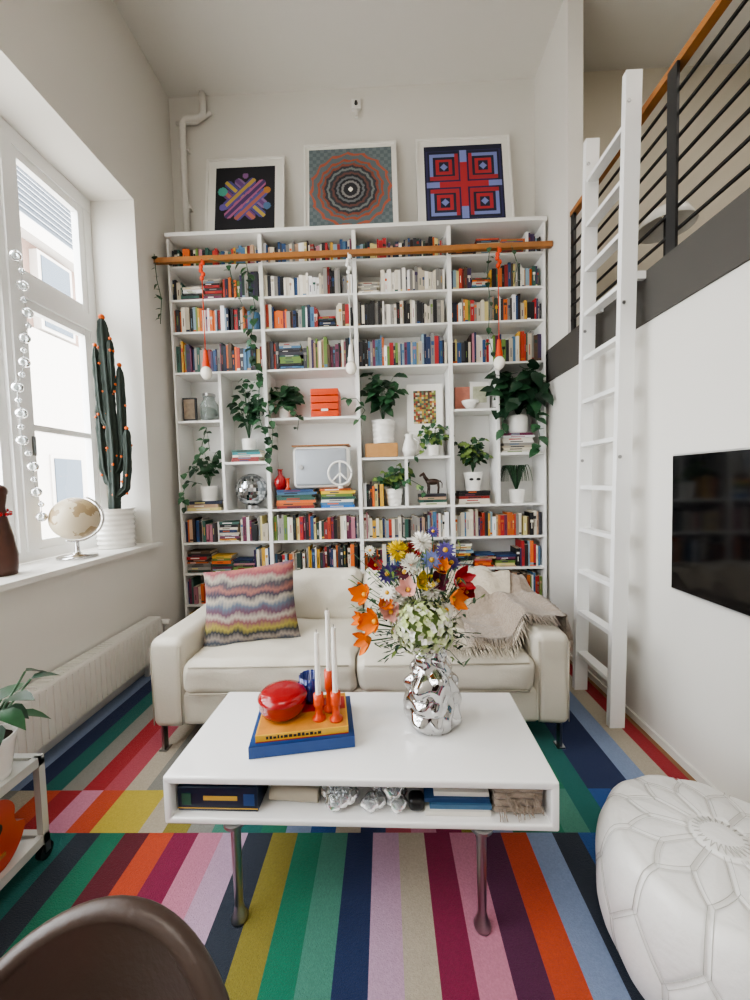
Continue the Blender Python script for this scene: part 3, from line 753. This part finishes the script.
# vase and flowers
b=B('crumpled_silver_vase'); vx,vy=.155,1.365
prof=[(.001,0),(.075,0),(.086,.01)]
ctl=[(0,.086),(.06,.098),(.13,.094),(.19,.08),(.25,.06),(.29,.054),(.315,.06)]
def rint(z):
    for i in range(len(ctl)-1):
        if z<=ctl[i+1][0]:
            t=(z-ctl[i][0])/(ctl[i+1][0]-ctl[i][0]); t=t*t*(3-2*t); return ctl[i][1]+(ctl[i+1][1]-ctl[i][1])*t
    return ctl[-1][1]
for i in range(1,61): z=.315*i/60; prof.append((rint(z),z))
prof+=[(.048,.315),(.045,.28)]
def crump(p):
    r=math.hypot(p.x,p.y)
    if r<.03: return p
    k=min(1,p.z/.03)
    d=(abs(noise.noise(V(p.x*19,p.y*19,p.z*15)))-.2)*.042*k
    return V(p.x*(1+d/r),p.y*(1+d/r),p.z)
b.lathe(prof,(vx,vy,.5005),M('silver_glaze','#c9c9c9',.06,metal=1),72,dx=crump); b.end()
b=B('flower_bouquet')
def bloom(c,r,mat,kind,ctr=None,face=V(-.1,-1,.5)):
    c=V(*c)
    if kind=='mum':
        for i in range(90):
            t=math.acos(1-2*(i+.5)/90); a=i*2.399; d=V(math.sin(t)*math.cos(a),math.sin(t)*math.sin(a),math.cos(t))
            b.leaf(c+d*r*.3,d,(U(-1,1),U(-1,1),1),r*.75,r*.28,mat,curl=-.15)
    elif kind=='hyd':
        for i in range(340):
            t=math.acos(1-2*(i+.5)/340); a=i*2.399+U(-.2,.2); d=V(math.sin(t)*math.cos(a),math.sin(t)*math.sin(a),math.cos(t))
            bmp=1+.10*noise.noise(d*3.1)
            p=c+V(d.x*1.12,d.y,d.z*1.02)*r*U(.80,1.04)*bmp; dd=(d+V(U(-.5,.5),U(-.5,.5),U(-.5,.5))).normalized(); o=dd.orthogonal().normalized(); q=dd.cross(o); ph=U(0,1.5); mm=random.choice([mat,mat,fw,fh2])
            for k in range(4):
                e=o*math.cos(ph+k*1.5708)+q*math.sin(ph+k*1.5708); b.leaf(p,e+dd*U(.1,.5),dd,.013,.013,mm,curl=.1)
        b.sph(c,r*.7,green3,12,8)
    elif kind=='cup':
        b.cup(c-face.normalized()*r*.3,face,r,mat,6,.62); b.sph(c,r*.2,ye,8,6)
    else:
        f=face.normalized(); o=f.orthogonal().normalized(); q=f.cross(o)
        for ly in (0,1):
            for k in range(13):
                a=2*math.pi*k/13+ly*.24; e=o*math.cos(a)+q*math.sin(a); b.leaf(c,e+f*(.2+.3*ly),f,r*(1-.25*ly),r*.36,mat)
        b.sph(c+f*.006,r*.25,ctr or ye,8,6)
fo=M('petal_orange','#e07a1a',.5,var=.2,vscale=40); fy=M('petal_yellow','#d8bc2c',.5); fw=M('petal_white','#f1efe6',.5); fr=M('petal_red','#a8202a',.5,var=.2,vscale=40); fp=M('petal_purple','#473a80',.5); fpk=M('petal_pink','#dba8a0',.5); fh=M('petal_hydrangea','#d9e0b8',.6); fh2=M('petal_hydrangea_green','#b8c684',.6); fb=M('petal_blue','#6a76ac',.5); fbw=M('petal_maroon','#5c1c34',.5)
L=[((.115,1.20,.905),.092,fh,'hyd'),((.03,1.22,1.0),.040,fw,'mum'),((.085,1.25,1.105),.042,fw,'mum'),((.125,1.27,1.18),.040,fw,'mum'),((.04,1.27,1.15),.042,fy,'mum'),
((-.08,1.22,1.01),.045,fo,'cup',None,V(-.6,-1,.5)),((-.045,1.18,.93),.05,fo,'cup',None,V(-.8,-1,.3)),((-.07,1.2,.86),.045,fo,'cup',None,V(-1,-.8,-.1)),((-.01,1.2,.98),.03,fo,'cup'),((-.09,1.2,.93),.032,fo,'cup',None,V(-1,-.5,.3)),
((.01,1.2,.955),.04,fpk,'cup'),((.07,1.2,1.03),.04,fpk,'cup'),((.25,1.25,1.045),.05,fr,'cup',None,V(.6,-1,.4)),((.225,1.22,.99),.045,fo,'cup',None,V(.8,-1,.2)),((.28,1.26,1.0),.032,fr,'cup'),
((.19,1.24,1.09),.034,fo,'cup'),((.205,1.25,1.15),.038,fp,'daisy'),((.155,1.24,1.12),.038,fb,'daisy'),((.175,1.23,1.05),.04,fbw,'cup'),((.12,1.22,1.05),.038,fy,'cup'),((.15,1.22,1.02),.036,fw,'mum'),
((.23,1.28,1.1),.036,fp,'daisy'),((.0,1.26,1.07),.038,fp,'daisy'),((-.04,1.27,1.1),.032,fr,'cup'),((.2,1.22,.95),.034,fw,'daisy'),((.06,1.24,1.08),.036,fbw,'daisy'),
((.1,1.35,1.13),.04,fr,'cup'),((.2,1.36,1.08),.04,fo,'cup'),((.02,1.36,1.05),.04,fp,'daisy'),((.26,1.33,.96),.04,fh,'mum'),((.05,1.2,.93),.03,fw,'daisy'),((.0,1.2,1.02),.03,fw,'daisy'),((-.06,1.28,1.15),.022,fw,'daisy'),((.17,1.3,1.21),.024,fp,'daisy')]
for it in L:
    c=V(it[0][0],it[0][1]+.05,it[0][2]+.005)
    bloom(c,it[1],it[2],it[3],None,it[5] if len(it)>5 else V(U(-.3,.3),-1,U(.3,.8)))
    m0=V(vx+(c.x-vx)*.12,vy+(c.y-vy)*.12,.80); b.tube([V(vx,vy,.6),m0,m0.lerp(c,.5)+V(0,.02,.01),c+V(0,.012,-.01)],.0028,green1,5)
for i in range(120):
    a=U(0,6.28); t=U(.5,1); s_=U(.12,.31); p=V(vx-.05+math.cos(a)*s_*t,vy-.03+math.sin(a)*s_*.5,.78+U(0,.40))
    m0=V(vx,vy,.80); b.tube([m0,m0.lerp(p,.6)+V(0,0,.02),p],.0013,green1,4)
    for k in range(6): b.leaf(m0.lerp(p,.5+.1*k),(U(-1,1),U(-1,.3),U(-.3,1)),(0,0,1),U(.02,.045),U(.006,.014),random.choice([green1,green3,green2]))
b.end()

# ------------------------------------------------------------ pouf
b=B('leather_pouf'); pc=V(.89,1.0,F0); pr,ph=.285,.395
wl=M('white_pouf_leather','#e2e0dc',.38,bump=.3,bscale=40,var=.04,vscale=12); st=M('pouf_stitch','#b5b2ab',.7)
NS=12
def pp(s):
    if s<.4: 
        t=s/.4; return (pr*.80*t, ph-.03*(t**2.2)+.004)
    if s<.9:
        a=(s-.4)/.5*math.pi; zc=ph/2; return (pr*.80+pr*.22*math.sin(a)**.8, zc+ (ph/2-.026)*math.cos(a))
    t=(s-.9)/.1; return (pr*.8*(1-t),.026*(1-t))
segs=[]
da=2*math.pi/NS
for k in range(NS):
    a=k*da
    segs.append((a,.12,a,.27)); segs.append((a,.27,a+da/2,.38)); segs.append((a,.27,a-da/2,.38))
    segs.append((a+da/2,.38,a+da/2,.58)); segs.append((a+da/2,.58,a+da,.68)); segs.append((a+da/2,.58,a,.68)); segs.append((a,.68,a,.9))
def sd(a,s):
    best=9
    for (a0,s0,a1,s1) in segs:
        for o in (0,2*math.pi,-2*math.pi):
            r=max(.03,pp(s)[0]); px=(a-a0-o)*r; 
            if abs(px)>.15: continue
            qx=(a1-a0)*r; sc=.62; py=(s-s0)*sc; qy=(s1-s0)*sc
            l=qx*qx+qy*qy; t=max(0,min(1,(px*qx+py*qy)/l)); d=math.hypot(px-t*qx,py-t*qy)
            best=min(best,d)
    best=min(best,abs(s-.12)*.62)
    return best
def pnorm(v):
    r2,z2=pp(min(1,v+.01)); r1,z1=pp(max(0,v-.01)); n=Vector((-(z2-z1),(r2-r1)))
    if n.length>0: n.normalize()
    return n
def pf(u,v):
    a=2*math.pi*u; r,z=pp(v); d=sd(a,v)
    g=-.006*math.exp(-(d/.0055)**2)+.006*min(1,d/.05)
    n=pnorm(v); rr=max(r+g*n.x,.0005); zz=z+g*n.y+.004*noise.noise(V(r*math.cos(a)*12,r*math.sin(a)*12,z*12))
    return pc+V(rr*math.cos(a),rr*math.sin(a),max(0.0,zz))
b.surf(pf,300,150,wl,cu=True)
def onp(a,s,off=.0015):
    r,z=pp(s); n=pnorm(s); return pc+V((r+n.x*off)*math.cos(a),(r+n.x*off)*math.sin(a),z+n.y*(off+.002))
for (a0,s0,a1,s1) in segs:
    if s0>.85: continue
    for sg in (-1,1):
        pts=[]
        for k in range(7):
            t=k/6; a=a0+(a1-a0)*t; s=s0+(s1-s0)*t; r=max(.05,pp(s)[0]); pts.append(onp(a+sg*.0065/r,s,.0015))
        b.tube(pts,.0007,st,3)
for k in range(24):
    a=k*math.pi/12; b.tube([onp(a,.012),onp(a+.13,.05),onp(a,.10)],.0014,st,4); 
    b.tube([onp(a,.03),onp(a-.13,.065),onp(a,.105)],.0014,st,4)
b.end()

# ------------------------------------------------------------ ladder
b=B('loft_ladder')
def rail(y):
    p0=V(1.245,y,F0); p1=V(1.315,y,3.45)
    vs=[];
    for p in (p0,p1):
        for dx,dy in ((-.04,-.017),(.04,-.017),(.04,.017),(-.04,.017)): vs.append(p+V(dx,dy,0))
    b.add(vs,[(0,3,2,1),(4,5,6,7),(0,1,5,4),(1,2,6,5),(2,3,7,6),(3,0,4,7)],framem)
for y in (2.05,2.43):
    rail(y)
    for z in (2.3,1.5,3.3): b.cyl((1.22+.07*z/3.45,y-.018,z),(1.22+.07*z/3.45,y-.021,z),.010,steel,n=10)
z=.26
while z<3.35:
    x=1.245+.07*z/3.45; b.box((x-.03,2.067,z-.012),(x+.03,2.413,z+.012),framem); z+=.268
for y in (2.05,2.43): b.box((1.33,y-.012,2.42),(1.384,y+.012,2.46),framem)
b.end()
# ------------------------------------------------------------ loft railing
b=B('loft_railing'); xr=1.43
b.box((xr-.022,-1.55,3.305),(xr+.022,2.89,3.34),woodr)
for y in (2.86,1.89,.92,-.05,-1.02):
    b.box((xr-.035,y-.03,2.25),(xr-.022,y+.03,3.305),black) if y<2 else b.box((xr-.02,y-.02,2.461),(xr+.0,y+.02,3.305),black)
for i in range(7):
    z=2.56+i*.105; b.box((xr-.02,-1.55,z-.006),(xr-.008,2.885,z+.006),black)
b.end()
b=B('loft_floor_lamp'); b.cyl((2.25,3.1,2.461),(2.25,3.1,2.48),.14,black); b.cyl((2.25,3.1,2.48),(2.25,3.1,3.45),.012,black)
b.lathe([(.06,.12),(.15,.1),(.2,.0),(.19,0),(.14,.09),(.06,.11)],(2.25,3.1,3.33),ceram,32); b.end()

# ------------------------------------------------------------ TV
b=B('wall_television'); b.rbox((1.362,1.235,1.175),(.035,1.12,.635),.006,M('tv_bezel','#c9c9c8',.35,metal=.6),mid=1,seg=2)
b.box((1.3435,.682,.866),(1.345,1.788,1.484),M('tv_screen','#050609',.08)); b.box((1.379,.95,1.0),(1.3995,1.5,1.35),black); b.end()

# ------------------------------------------------------------ cart
b=B('rolling_cart'); cm=M('cart_metal','#c9c9c4',.35,metal=.2); X_,Y_=(-1.72,-1.32),(.75,1.32)
for x in X_:
    for y in Y_:
        b.box((x-.012,y-.012,.075),(x+.012,y+.012,.40),cm)
        b.cyl((x-.01,y,F0+.028),(x+.01,y,F0+.028),.028,black,n=18); b.box((x-.016,y-.01,F0+.028),(x-.012,y+.01,.08),steel); b.box((x+.012,y-.01,F0+.028),(x+.016,y+.01,.08),steel)
for z in (.09,.39):
    b.box((X_[0],Y_[0],z),(X_[1],Y_[1],z+.012),cm)
    b.box((X_[0]-.012,Y_[0]-.012,z-.012),(X_[1]+.012,Y_[0]+.012,z+.022),cm); b.box((X_[0]-.012,Y_[1]-.012,z-.012),(X_[1]+.012,Y_[1]+.012,z+.022),cm)
    b.box((X_[0]-.012,Y_[0],z-.012),(X_[0]+.012,Y_[1],z+.022),cm); b.box((X_[1]-.012,Y_[0],z-.012),(X_[1]+.012,Y_[1],z+.022),cm)
b.end()
b=B('potted_houseplant'); hx_,hy_=-1.40,1.215; pot(b,(hx_,hy_,.403),.085,.15,flare=.7)
rr_=random.Random(11)
for i in range(18):
    a=i*2.4; r_=rr_.uniform(.05,.13); zz=.55+rr_.uniform(.04,.22); e=V(hx_+math.cos(a)*r_,hy_+math.sin(a)*r_,zz); m_=V(hx_+math.cos(a)*r_*.3,hy_+math.sin(a)*r_*.3,.60)
    b.tube([(hx_,hy_,.53),m_,e],.004,green1,5); b.leaf(e,(math.cos(a),math.sin(a),rr_.uniform(-.4,.3)),(0,0,1),rr_.uniform(.08,.12),rr_.uniform(.06,.08),rr_.choice([green2,green1]),curl=.3)
b.end()
b=B('red_ukulele'); ur=M('ukulele_red','#b8402c',.3,coat=.3)
b.X=Matrix.Translation((-1.362,1.17,.1035))@Matrix.Rotation(math.radians(90),4,'Z')@Matrix.Rotation(math.radians(90),4,'X')
out=[]
for i in range(48):
    a=2*math.pi*i/48; y=math.sin(a)*.125; w_=.105 if math.sin(a)<0 else .082; waist=1-.18*math.exp(-((y-.02)/.03)**2)
    out.append((math.cos(a)*w_*waist,y+.126))
vs=[V(x,y,z) for z in (-.025,.025) for x,y in out]; n=48
b.add(vs,[(i,(i+1)%n,n+(i+1)%n,n+i) for i in range(n)],ur,True); b.add(vs,[tuple(range(n))[::-1],tuple(range(n,2*n))],ur)
b.cyl((0,.15,.0252),(0,.15,.0262),.024,black,n=20); b.box((-.025,.05,.025),(.025,.062,.031),woodr)
b.end()

# ------------------------------------------------------------ chair (faces the camera side, its round back towards the table)
b=B('leather_shell_chair'); cl_=M('brown_leather','#43352e',.33,bump=.12,bscale=80); cx,cy=-.44,.56
def back(u,v,off):
    a=2*math.pi*u; k=v
    x=.215*k*math.cos(a); z=.555+.175*k*math.sin(a)
    y=cy-1.5*x*x+(z-.6)*.1-.02
    return V(cx+x,y+off,z)
b.surf(lambda u,v:back(u,v,-.018),64,12,cl_,cu=True); b.surf(lambda u,v:back(-u,v,.018),64,12,cl_,cu=True)
b.tube([back(i/64,1,0) for i in range(65)],.018,cl_,10)
b.rbox((cx,cy-.22,.41),(.42,.42,.05),.024,cl_,puff=.01,mid=5)
b.tube([(cx,cy-.1,.40),(cx,cy-.02,.41),(cx,cy-.02,.48)],.03,cl_,8)
for sx in (-1,1):
    for sy in (-1,1): b.tube([(cx+sx*.1,cy-.22+sy*.1,.39),(cx+sx*.18,cy-.22+sy*.18,F0+.01)],.009,chrome,8)
b.end()

# ------------------------------------------------------------ lights
w=bpy.data.worlds.new('World'); bpy.context.scene.world=w; w.use_nodes=True
bg=w.node_tree.nodes['Background']; bg.inputs[0].default_value=(.93,.965,1,1); bg.inputs[1].default_value=12.5
def area(name,loc,rot,sx,sy,e,col=(1,1,1),portal=False):
    l=bpy.data.lights.new(name,'AREA'); l.shape='RECTANGLE'; l.size=sx; l.size_y=sy; l.energy=e; l.color=col
    o=bpy.data.objects.new(name,l); o.location=loc; o.rotation_euler=rot; bpy.context.scene.collection.objects.link(o)
    if portal: l.cycles.is_portal=True
    return o
area('sky_portal',(-2.30,(OY0+OY1)/2,(OZ0+OZ1)/2),(0,math.radians(-90),0),OZ1-OZ0,OY1-OY0,1,portal=True)
area('room_fill',(-.2,-.6,4.8),(0,0,0),1.6,1.6,40,(1,.95,.88))  # added soft fill behind the camera, not a fixture of the room
area('loft_fill',(3.0,1.2,4.8),(0,0,0),1.6,2.0,32,(1,.94,.86))  # added interior fill to brighten the loft, no lamp hangs here
sc=bpy.context.scene
sc.view_settings.view_transform='AgX'; sc.view_settings.look='AgX - Medium High Contrast'; sc.view_settings.exposure=0.12

# ------------------------------------------------------------ camera
cam=bpy.data.cameras.new('camera'); co=bpy.data.objects.new('camera',cam); sc.collection.objects.link(co); sc.camera=co
cam.sensor_fit='VERTICAL'; cam.sensor_height=36; cam.lens=13.5; cam.clip_start=.02
p,t,r=.048,.027,.026
F=V(-math.sin(t)*math.cos(p),math.cos(t)*math.cos(p),-math.sin(p)); R0=V(math.cos(t),math.sin(t),0); U0=R0.cross(F)
Rr=R0*math.cos(r)-U0*math.sin(r); Up=R0*math.sin(r)+U0*math.cos(r)
m=Matrix((Rr,Up,-F)).transposed().to_4x4(); m.translation=V(0,0,1.4); co.matrix_world=m
